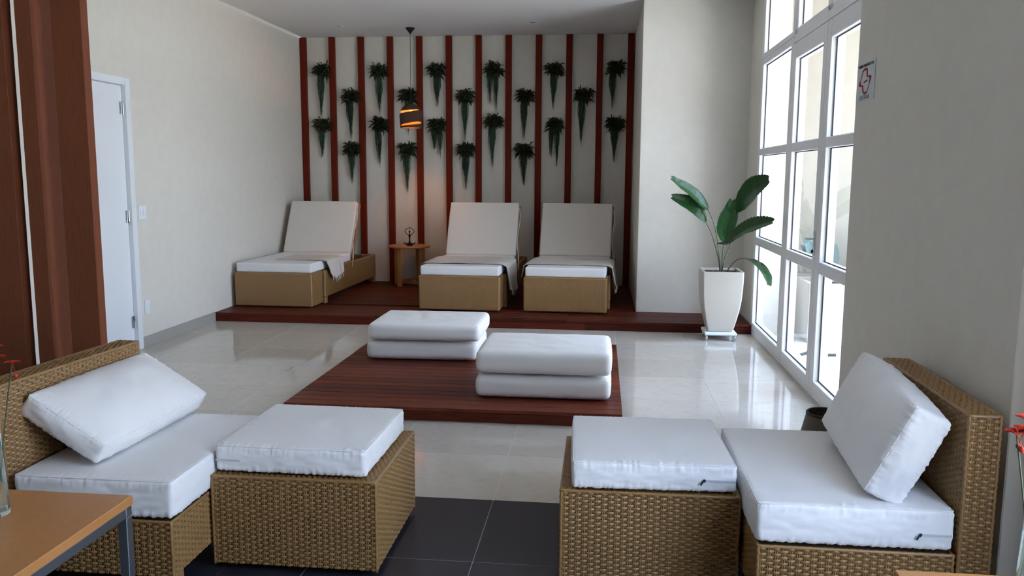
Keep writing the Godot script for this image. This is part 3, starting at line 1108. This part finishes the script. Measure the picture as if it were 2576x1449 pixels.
func vase(label: String, at: Vector3, hgt: float, bloom: Vector3, sd: int) -> void:
	var o := thing("glass_vase", label, "vase", at, 0.0, "glass vases")
	var b := MB.new()
	var r0 := 0.036
	var r1 := 0.024
	var th := 0.003
	b.lathe([Vector2(0, 0), Vector2(r0 - 0.004, 0), Vector2(r0, 0.004), Vector2(lerpf(r0, r1, 0.5), hgt * 0.5), Vector2(r1, hgt - 0.002), Vector2(r1 - th / 2, hgt), Vector2(r1 - th, hgt - 0.002), Vector2(lerpf(r0, r1, 0.5) - th, hgt * 0.5), Vector2(r0 - th, 0.016), Vector2(0, 0.014)], 32)
	part("glass", b, M.vase_glass, o)
	var r := RandomNumberGenerator.new()
	r.seed = sd
	for k in 3:
		var e := bloom + Vector3(r.randf_range(-0.03, 0.03), r.randf_range(-0.03, 0.02), r.randf_range(-0.03, 0.03)) * (0.3 if k == 0 else 1.0)
		var sb := MB.new()
		var path := []
		for i in 8:
			var q := i / 7.0
			path.append(Vector3(-0.008 + 0.008 * k, 0.02, 0).lerp(e, q) + Vector3(0, 0.02 * sin(q * PI), 0))
		sb.tube(path, 0.0018, 5)
		var st := part("stem", sb, M.stem, o)
		st.set_meta("label", "thin green stem")
		var fb := MB.new()
		for i in 5:
			var a := TAU * i / 5.0 + k
			var dirv := Vector3(cos(a), 0.35, sin(a)).normalized()
			leaf_blade(fb, e, e + dirv * 0.024, 0.02, 0.004, Vector3.UP)
		fb.lathe([Vector2(0, 0.0), Vector2(0.004, 0.003), Vector2(0.003, 0.008), Vector2(0, 0.01)], 8, e)
		part("blossom", fb, M.petal, o)
		var bb := MB.new()
		var q := e + Vector3(0.012 * (k - 1), -0.035, 0.004)
		bb.lathe([Vector2(0, -0.008), Vector2(0.005, -0.003), Vector2(0.006, 0.002), Vector2(0, 0.008)], 8, q)
		bb.tube([q + Vector3(0, 0.006, 0), e], 0.001, 4)
		part("bud", bb, M.petal, o)

# ---------------------------------------------------------------- potted palm

func square_loft(b: MB, prof: Array, corner: float) -> void:
	# prof: half width, height
	var rows := []
	for q in prof:
		var ring := PackedVector3Array()
		var h: float = q.x
		var r := minf(corner, h * 0.5)
		for s in [[1, -1], [1, 1], [-1, 1], [-1, -1]]:
			pass
		for c in 4:
			var cx: float = [1, -1, -1, 1][c] * (h - r)
			var cz: float = [-1, -1, 1, 1][c] * (h - r)
			for k in 5:
				var a := PI / 2 * c + PI / 2 * k / 4.0
				ring.append(Vector3(cx + cos(a) * r, q.y, cz - sin(a) * r))
		rows.append(ring)
	b.grid(rows, true)

func build_potted_palm() -> void:
	var at := Vector3(1.04, 0, -7.27)
	var d := thing("plant_dolly", "white plant dolly on metal castors under the tall cream pot", "dolly", at)
	bpart("plate", Vector3(0, 0.062, 0), Vector3(0.27, 0.028, 0.27), 0.006, M.white_lacquer, d)
	for sx in [-1, 1]:
		for sz in [-1, 1]:
			var w := MB.new()
			w.tube([Vector3(-0.009, 0.0225, 0), Vector3(0.009, 0.0225, 0)], 0.022, 16)
			w.box(Vector3(0, 0.04, 0), Vector3(0.024, 0.016, 0.024), 0.002)
			part("castor", w, M.chrome, d, Vector3(sx * 0.118, 0, sz * 0.118))
	var o := thing("potted_palm", "broad leaved palm in a tall square cream pot beside the glazed doors", "plant", at + Vector3(0, 0.0765, 0))
	var b := MB.new()
	square_loft(b, [Vector2(0.004, 0), Vector2(0.10, 0.0), Vector2(0.106, 0.006), Vector2(0.118, 0.05), Vector2(0.134, 0.12), Vector2(0.150, 0.20), Vector2(0.161, 0.28), Vector2(0.167, 0.37), Vector2(0.170, 0.45), Vector2(0.171, 0.521), Vector2(0.169, 0.524), Vector2(0.149, 0.524), Vector2(0.147, 0.521), Vector2(0.145, 0.45)], 0.014)
	part("pot", b, M.pot, o)
	b = MB.new()
	b.box(Vector3(0, 0.489, 0), Vector3(0.294, 0.03, 0.294), 0.004)
	for i in 40:
		var p := Vector3(rng.randf_range(-0.12, 0.12), 0.504, rng.randf_range(-0.12, 0.12))
		b.box(p, Vector3(0.022, 0.012, 0.018) * rng.randf_range(0.7, 1.4), 0.004)
	part("soil", b, M.soil, o)
	var leaves := [
		[[Vector3(0.903, 1.118, -7.2), Vector3(0.827, 1.199, -7.175), Vector3(0.75, 1.269, -7.15), Vector3(0.666, 1.325, -7.125), Vector3(0.587, 1.38, -7.1)], 0.052, Vector3(0.55, 0.5, 0.75), 0.75],
		[[Vector3(0.892, 1.011, -7.24), Vector3(0.836, 1.093, -7.218), Vector3(0.765, 1.157, -7.195), Vector3(0.688, 1.194, -7.172), Vector3(0.599, 1.226, -7.15)], 0.057, Vector3(0.2, 0.35, 0.9), 0.9],
		[[Vector3(1.053, 0.842, -7.25), Vector3(1.053, 0.936, -7.232), Vector3(1.071, 1.018, -7.215), Vector3(1.091, 1.1, -7.198), Vector3(1.099, 1.198, -7.18)], 0.068, Vector3(-0.3, 0.1, 0.95), 0.9],
		[[Vector3(1.128, 1.104, -7.18), Vector3(1.165, 1.192, -7.065), Vector3(1.2, 1.263, -6.95), Vector3(1.239, 1.323, -6.835), Vector3(1.298, 1.376, -6.72)], 0.088, Vector3(-0.5, 0.3, 0.8), 1.0],
		[[Vector3(0.99, 0.834, -7.2), Vector3(1.054, 0.854, -7.076), Vector3(1.106, 0.929, -6.952), Vector3(1.172, 0.992, -6.828), Vector3(1.247, 1.029, -6.704), Vector3(1.316, 1.056, -6.58)], 0.062, Vector3(-0.2, 0.5, 0.8), 1.5],
		[[Vector3(1.196, 0.73, -7.02), Vector3(1.249, 0.709, -6.915), Vector3(1.289, 0.669, -6.81), Vector3(1.312, 0.62, -6.705), Vector3(1.314, 0.564, -6.6)], 0.045, Vector3(0.35, 0.6, 0.6), 0.9]]
	var stems := [
		[Vector3(0.903, 1.118, -7.2), Vector3(0.955, 1.01, -7.218), Vector3(0.997, 0.853, -7.235), Vector3(1.026, 0.687, -7.252), Vector3(1.035, 0.57, -7.27)],
		[Vector3(0.892, 1.011, -7.24), Vector3(0.943, 0.919, -7.248), Vector3(0.985, 0.796, -7.255), Vector3(1.021, 0.666, -7.262), Vector3(1.032, 0.57, -7.27)],
		[Vector3(1.053, 0.842, -7.25), Vector3(1.048, 0.735, -7.26), Vector3(1.045, 0.57, -7.27)],
		[Vector3(1.128, 1.104, -7.18), Vector3(1.104, 0.843, -7.21), Vector3(1.066, 0.717, -7.24), Vector3(1.049, 0.57, -7.27)],
		[Vector3(0.99, 0.834, -7.2), Vector3(1.011, 0.757, -7.235), Vector3(1.039, 0.57, -7.27)],
		[Vector3(1.196, 0.73, -7.02), Vector3(1.139, 0.693, -7.145), Vector3(1.076, 0.57, -7.27)]]
	var off := o.position
	for i in 6:
		var sb := MB.new()
		var cv := Curve3D.new()
		for p in stems[i]:
			cv.add_point(p - off)
		var path := smooth_path(stems[i], off, 12)
		var rad := []
		for k in path.size():
			rad.append(lerpf(0.0028, 0.0055, float(k) / path.size()))
		sb.tube(path, rad, 6)
		part("stem", sb, M.stem, o)
		palm_leaf(o, smooth_path(leaves[i][0], off, 44), leaves[i][1] * 1.22, leaves[i][2].normalized(), leaves[i][3], 600 + i)

func smooth_path(pts: Array, off: Vector3, n: int) -> Array:
	var out := []
	var k: int = pts.size()
	for i in n + 1:
		var t := float(i) / n * (k - 1)
		var a := mini(int(t), k - 2)
		var f := t - a
		var p0: Vector3 = pts[maxi(a - 1, 0)]
		var p1: Vector3 = pts[a]
		var p2: Vector3 = pts[a + 1]
		var p3: Vector3 = pts[mini(a + 2, k - 1)]
		out.append(p1.cubic_interpolate(p2, p0, p3, f) - off)
	return out

func palm_leaf(parent: Node3D, path: Array, hw: float, n: Vector3, shape: float, sd: int) -> void:
	var f := FastNoiseLite.new()
	f.seed = sd
	f.frequency = 1.0
	var b := MB.new()
	var rows := []
	var m: int = path.size()
	for i in m:
		var t := float(i) / (m - 1)
		var tan: Vector3 = (path[mini(i + 1, m - 1)] - path[maxi(i - 1, 0)]).normalized()
		var side := tan.cross(n).normalized()
		var nn := side.cross(tan).normalized()
		var env := pow(sin(PI * pow(t, shape) * 0.93 + 0.03), 0.85)
		# saw teeth towards the tip
		var saw := (0.1 * (i % 2) if t > 0.3 else 0.0)
		var row := PackedVector3Array()
		for j in range(-4, 5):
			var q := j / 4.0
			var e := env * (1.0 - (saw if absi(j) == 4 else 0.0))
			var pleat := 0.0035 * (absi(j) % 2) * env
			row.append(path[i] + side * hw * e * q + nn * (0.28 * hw * e * absf(q) - pleat + 0.006 * f.get_noise_2d(t * 4.0, q * 2.0)) + tan * 0.02 * absf(q) * t)
		rows.append(row)
	sheet(b, rows, 0.0012)
	var lf := part("leaf", b, M.leaf, parent)
	var rb := MB.new()
	var rp := []
	var rr := []
	for i in m:
		rp.append(path[i])
		rr.append(lerpf(0.0026, 0.0008, float(i) / m))
	rb.tube(rp, rr, 5)
	part("midrib", rb, M.leaf_rib, lf)

# ---------------------------------------------------------------- pendant lamp

func build_pendant() -> void:
	var x := -2.172
	var z := -9.437
	var yb := 1.928
	var o := thing("pendant_lamp", "small dome pendant lamp of dark cardboard bands with warm glow", "lamp", Vector3(x, yb, z))
	var b := MB.new()
	b.lathe([Vector2(0, 1.041), Vector2(0.008, 1.041), Vector2(0.012, 1.05), Vector2(0.05, 1.095), Vector2(0.052, 1.1045), Vector2(0, 1.1045)], 24)
	part("canopy", b, M.black, o)
	b = MB.new()
	b.tube([Vector3(0, 0.262, 0), Vector3(0, 0.65, 0), Vector3(0, 1.045, 0)], 0.0028, 6)
	part("cord", b, M.black, o)
	# bands of the dome between tilted planes; wedge-shaped slots stay open in front
	var bands := [[0.0, 0.028, 0.0, 0.012], [0.052, 0.175, 0.020, 0.022], [0.195, 0.267, 0.010, 0.0]]
	for k in 3:
		var q: Array = bands[k]
		b = MB.new()
		var outer := []
		var n := 10
		var rr := []
		for side in 2:
			for i in n + 1:
				var t := float(i if side == 0 else n - i) / n
				var ring := PackedVector3Array()
				for j in 40:
					var a := TAU * j / 40.0
					# slots are open towards the front and pinch shut at the sides
					var y0: float = q[0] + q[2] * cos(a)
					var y1: float = q[1] + q[3] * cos(a)
					var open := clampf(sin(a + PI) * 1.2 + 0.25, 0.0, 1.0)
					if k > 0:
						y0 -= (1.0 - open) * 0.012
					if k < 2:
						y1 += (1.0 - open) * 0.012
					var y := clampf(lerpf(y0, y1, t), 0.0, 0.267)
					var r := dome_radius(y) - (0.0 if side == 0 else 0.012)
					if y > 0.262:
						r = minf(r, 0.03)
					r = maxf(r, 0.004)
					ring.append(Vector3(cos(a) * r, y, -sin(a) * r))
				outer.append(ring)
		outer.append(outer[0])
		b.grid(outer, true)
		var bd := part("shade_band", b, M.card, o)
		bd.set_meta("label", "dark brown cardboard band")
	b = MB.new()
	b.lathe([Vector2(0, 0.10), Vector2(0.018, 0.105), Vector2(0.03, 0.125), Vector2(0.028, 0.145), Vector2(0.014, 0.17), Vector2(0.013, 0.2), Vector2(0, 0.2)], 20)
	var em := plain(Color(1, 0.8, 0.5), 0.5)
	em.emission_enabled = true
	em.emission = Color(1.0, 0.62, 0.25)
	em.emission_energy_multiplier = 0.6
	part("bulb", b, em, o)
	b = MB.new()
	b.lathe([Vector2(0, 0.2), Vector2(0.016, 0.2), Vector2(0.016, 0.262), Vector2(0, 0.262)], 16)
	part("lamp_holder", b, M.black, o)
	var l := OmniLight3D.new()
	l.name = "pendant_light"
	l.light_color = Color(1.0, 0.62, 0.28)
	l.light_energy = 0.035
	l.light_size = 0.03
	l.omni_range = 12.0
	l.omni_attenuation = 2.0
	l.shadow_enabled = true
	o.add_child(l)
	l.position = Vector3(0, 0.135, 0)

func dome_radius(y: float) -> float:
	if y < 0.13:
		return lerpf(0.122, 0.131, y / 0.13)
	var t := (y - 0.13) / 0.138
	return 0.131 * sqrt(maxf(0.0, 1.0 - t * t * 0.97))

# ---------------------------------------------------------------- side table and figurine

func build_side_table() -> void:
	var at := Vector3(-2.275, H_DAIS, -9.715)
	var t := thing("side_table", "small round light wooden side table beside the wall slats", "table", at)
	var b := MB.new()
	b.lathe([Vector2(0, 0.455), Vector2(0.24, 0.455), Vector2(0.25, 0.459), Vector2(0.25, 0.474), Vector2(0.247, 0.478), Vector2(0, 0.478)], 48)
	part("table_top", b, M.oak, t)
	for k in 4:
		var a := 0.42 + PI / 2 * k
		var p := Vector3(cos(a) * 0.185, 0.2275, sin(a) * 0.185)
		put("leg", box_mesh(Vector3(0.065, 0.455, 0.03), 0.003), M.oak, t, p, Vector3(0, -a + PI / 2, 0))
	for k in 2:
		put("stretcher", box_mesh(Vector3(0.335, 0.035, 0.022), 0.003), M.oak, t, Vector3(0, 0.03 + 0.0355 * k, 0), Vector3(0, -0.42 - PI / 2 * k, 0))
	var s := thing("yoga_figurine", "small dark bronze figurine sitting with arms ringed overhead", "figurine", at + Vector3(0.02, 0.4785, 0.06))
	b = MB.new()
	b.lathe([Vector2(0, 0), Vector2(0.036, 0), Vector2(0.038, 0.006), Vector2(0.03, 0.012), Vector2(0, 0.014)], 20)
	part("base", b, M.bronze, s)
	b = MB.new()
	# body: legs spread low, slim waist, shoulders, head
	for sx in [-1.0, 1.0]:
		b.tube(smooth_path([Vector3(0, 0.02, 0), Vector3(sx * 0.028, 0.022, 0.012), Vector3(sx * 0.055, 0.026, 0.008), Vector3(sx * 0.072, 0.045, 0.0)], Vector3.ZERO, 10), [0.012, 0.012, 0.0115, 0.011, 0.010, 0.009, 0.008, 0.007, 0.005, 0.004, 0.002], 8)
		b.tube(smooth_path([Vector3(sx * 0.01, 0.125, 0), Vector3(sx * 0.038, 0.145, 0), Vector3(sx * 0.056, 0.172, 0), Vector3(sx * 0.035, 0.198, 0), Vector3(sx * 0.004, 0.212, 0), Vector3(sx * 0.001, 0.226, 0)], Vector3.ZERO, 20), 0.0038, 7)
	b.lathe([Vector2(0, 0.012), Vector2(0.03, 0.016), Vector2(0.024, 0.03), Vector2(0.011, 0.042), Vector2(0.008, 0.07), Vector2(0.009, 0.095), Vector2(0.015, 0.12), Vector2(0.014, 0.13), Vector2(0.005, 0.136), Vector2(0.0045, 0.15), Vector2(0.008, 0.158), Vector2(0.0095, 0.17), Vector2(0.007, 0.182), Vector2(0, 0.187)], 16)
	part("body", b, M.bronze, s)

# ---------------------------------------------------------------- ferns on the back wall

func build_wall_ferns() -> void:
	# x, y of the tuft, length and number of the trailing tails, gap (from the left wall), height word
	var spots := [
		[-3.377, 2.645, 0.50, 1, 1, "upper"], [-3.384, 2.005, 0.34, 1, 1, "lower"],
		[-3.02, 2.344, 0.48, 1, 2, "upper"], [-3.023, 1.715, 0.34, 1, 2, "lower"],
		[-2.676, 2.635, 0.48, 1, 3, "upper"], [-2.677, 2.004, 0.46, 1, 3, "lower"],
		[-2.326, 2.35, 0.40, 1, 4, "upper"], [-2.338, 1.712, 0.46, 1, 4, "lower"],
		[-1.976, 2.644, 0.38, 1, 5, "upper"], [-1.966, 2.004, 0.36, 2, 5, "lower"],
		[-1.628, 2.337, 0.48, 1, 6, "upper"], [-1.625, 1.713, 0.45, 1, 6, "lower"],
		[-1.291, 2.648, 0.44, 2, 7, "upper"], [-1.285, 2.045, 0.52, 1, 7, "lower"],
		[-0.922, 2.334, 0.50, 1, 8, "upper"], [-0.926, 1.705, 0.38, 1, 8, "lower"],
		[-0.578, 2.638, 0.40, 1, 9, "upper"], [-0.561, 2.002, 0.46, 2, 9, "lower"],
		[-0.226, 2.345, 0.54, 1, 10, "only"],
		[0.137, 2.646, 0.42, 1, 11, "upper"], [0.146, 2.015, 0.40, 1, 11, "lower"]]
	var words := ["", "first", "second", "third", "fourth", "fifth", "sixth", "seventh", "eighth", "ninth", "tenth", "eleventh"]
	for i in spots.size():
		var s: Array = spots[i]
		var o := thing("hanging_fern", "%s hanging green fern in the %s slat gap from the left wall" % [s[5], words[s[4]]], "fern", Vector3(s[0], s[1], Z_BACK + 0.001), 0.0, "ferns on the slatted wall")
		var r := RandomNumberGenerator.new()
		r.seed = 900 + i * 13
		bpart("wall_pocket", Vector3(0, -0.015, 0.03), Vector3(0.09, 0.09, 0.06), 0.01, M.black, o)
		var b := MB.new()
		for k in 240:
			var a := r.randf_range(-0.35, PI + 0.35) if r.randf() < 0.7 else r.randf_range(0, TAU)
			var el := r.randf_range(-0.3, 1.2)
			var dirv := Vector3(cos(a) * cos(el) * 1.15, sin(a) * 0.8 * cos(el) - 0.1, absf(sin(el)) * 0.8 + 0.1)
			var start := Vector3(r.randf_range(-0.065, 0.065), r.randf_range(-0.07, 0.045), r.randf_range(0.03, 0.08))
			var ln := r.randf_range(0.05, 0.1)
			var tip := start + dirv.normalized() * ln
			tip.z = maxf(tip.z, 0.012)
			frond(b, start, tip, r.randf_range(0.014, 0.028), 0.022, r)
		var fo := part("foliage", b, M.fern[i % 3], o)
		fo.set_meta("label", "dense dark green tuft")
		var tails: int = s[3]
		for q in tails:
			b = MB.new()
			var cx := (r.randf_range(-0.03, 0.005) if tails == 1 else (-0.05 + 0.075 * q))
			var ln: float = s[2] * (1.0 if q == tails - 1 else 0.78) + 0.03
			for k in (70 if tails == 1 else 44):
				var wd := 0.038 if tails == 1 else 0.026
				var g := clampf(r.randfn(0.0, 0.55), -1.15, 1.15)
				var l := ln * (1.0 - 0.3 * absf(g)) * r.randf_range(0.6, 1.0)
				var z0 := r.randf_range(0.02, 0.085)
				var pull := r.randf_range(0.1, 0.55)
				var sway := r.randf_range(-0.012, 0.012)
				var pts := []
				for m in 7:
					var t := m / 6.0
					# strands leave the pot close together, spread a little, then run to a point
					var spread := lerpf(0.75, 1.0, smoothstep(0.0, 0.35, t)) * lerpf(1.0, pull, smoothstep(0.5, 1.0, t))
					pts.append(Vector3(cx + g * wd * spread + sway * t * t, -0.06 - l * t, lerpf(z0, z0 * 0.5 + 0.006, t)))
				ribbon(b, pts, r.randf_range(0.004, 0.0075))
			var tr := part("trailing_leaves", b, M.trail[(i + q) % 3], o)
			tr.set_meta("label", "long blue green trailing strands")

func frond(b: MB, a: Vector3, c: Vector3, w: float, droop: float, r: RandomNumberGenerator) -> void:
	var n := Vector3(r.randf_range(-0.5, 0.5), r.randf_range(0.2, 1.0), r.randf_range(0.2, 1.0)).normalized()
	var side := (c - a).cross(n).normalized() * w * 0.5
	var mid := a.lerp(c, 0.5) + Vector3(0, droop * 0.3, 0)
	var end := c + Vector3(0, -droop, 0)
	b.grid([PackedVector3Array([a - side * 0.2, a + side * 0.2]), PackedVector3Array([mid - side, mid + side]), PackedVector3Array([end - side * 0.15, end + side * 0.15])])

func ribbon(b: MB, pts: Array, w: float) -> void:
	var rows := []
	for i in pts.size():
		var t := float(i) / (pts.size() - 1)
		var h := w * 0.5 * (1.0 - t * 0.8)
		rows.append(PackedVector3Array([pts[i] + Vector3(-h, 0, -0.002), pts[i] + Vector3(0, 0, 0.002), pts[i] + Vector3(h, 0, -0.002)]))
	b.grid(rows, false, true)

# ---------------------------------------------------------------- sign on the pier

func build_sign() -> void:
	var w := 0.262
	var h := 0.182
	var o := thing("no_smoking_sign", "small white sign with red loop emblem on the right wall pier", "sign", Vector3(X_PIER, 1.845, -4.123), -PI / 2)
	bpart("plate", Vector3(0, 0, 0.002), Vector3(w, h, 0.004), 0.0008, M.sign_white, o)
	var pts := [Vector2(0.35, 0.24), Vector2(0.45, 0.18), Vector2(0.58, 0.20), Vector2(0.62, 0.40), Vector2(0.82, 0.42), Vector2(0.76, 0.55), Vector2(0.64, 0.78), Vector2(0.50, 0.82), Vector2(0.42, 0.76), Vector2(0.38, 0.60), Vector2(0.18, 0.58), Vector2(0.22, 0.48)]
	var em := MB.new()
	var pale := MB.new()
	for i in pts.size():
		var a: Vector2 = pts[i]
		var c: Vector2 = pts[(i + 1) % pts.size()]
		var A := Vector3((a.x - 0.5) * w, (0.5 - a.y) * h, 0.0045)
		var C := Vector3((c.x - 0.5) * w, (0.5 - c.y) * h, 0.0045)
		var long: bool = i in [5, 11]
		(pale if long else em).tube([A, C], 0.003 if long else 0.0042, 6)
	for q in [Vector2(0.50, 0.2), Vector2(0.78, 0.45), Vector2(0.22, 0.55), Vector2(0.53, 0.8)]:
		em.box(Vector3((q.x - 0.5) * w, (0.5 - q.y) * h, 0.0045), Vector3(0.022, 0.012, 0.004), 0.001)
	part("emblem", em, M.red, o).set_meta("label", "red loop of two arrows")
	part("emblem_side", pale, M.pink, o)
	var ck := MB.new()
	ck.box(Vector3(0.006, -0.002, 0.0048), Vector3(0.05, 0.008, 0.003), 0.001)
	part("cigarette", ck, M.sign_ink, o, Vector3.ZERO, Vector3(0, 0, 0.12))
	var font := SystemFont.new()
	font.font_names = PackedStringArray(["Droid Sans"])
	for q in [["PROIBIDO FUMAR NESTE LOCAL", 0.073, 0.2, 0.85, M.sign_ink], ["LEI ESTADUAL", -0.074, 0.14, 0.55, M.sign_grey]]:
		var t := TextMesh.new()
		t.text = q[0]
		t.font = font
		t.font_size = 32
		t.pixel_size = 0.0005
		t.depth = 0.001
		var wd: float = t.get_aabb().size.x
		var m := put("lettering", t, q[4], o, Vector3(0, q[1], 0.0045))
		if wd > 0.0:
			var k: float = w * q[3] / wd
			m.scale = Vector3(k, k * 1.1, 1.0)

# ---------------------------------------------------------------- small things

func build_small() -> void:
	var b := MB.new()
	var o := thing("round_bin", "dark brown round waste bin on the floor behind the right chair", "bin", Vector3(1.085, 0, -3.98))
	b.lathe([Vector2(0, 0), Vector2(0.10, 0), Vector2(0.113, 0.01), Vector2(0.118, 0.09), Vector2(0.11, 0.18), Vector2(0.094, 0.25), Vector2(0.086, 0.282), Vector2(0.083, 0.285), Vector2(0.079, 0.28), Vector2(0.088, 0.24), Vector2(0.105, 0.12), Vector2(0.1, 0.02), Vector2(0, 0.015)], 32)
	part("body", b, M.bin, o)
	b = MB.new()
	b.lathe([Vector2(0.08, 0.27), Vector2(0.0885, 0.276), Vector2(0.0895, 0.286), Vector2(0.084, 0.290), Vector2(0.078, 0.286), Vector2(0.078, 0.27)], 32)
	part("rim", b, M.black, o)
	for q in [[-2.938, -9.254, "recessed ceiling spotlight nearer the left wall"], [-0.772, -9.2, "recessed ceiling spotlight nearer the white pillar"]]:
		var s := thing("ceiling_spot", "unlit " + q[2], "downlight", Vector3(q[0], Y_CEIL, q[1]), 0.0, "ceiling spots")
		b = MB.new()
		b.lathe([Vector2(0.036, 0.0), Vector2(0.038, -0.006), Vector2(0.048, -0.006), Vector2(0.052, -0.0005), Vector2(0.045, 0.0)], 28)
		part("ring", b, M.white_lacquer, s)
		b = MB.new()
		b.lathe([Vector2(0, -0.002), Vector2(0.036, -0.002), Vector2(0.036, -0.0005), Vector2(0, -0.0005)], 28)
		part("lens", b, M.sign_grey, s)
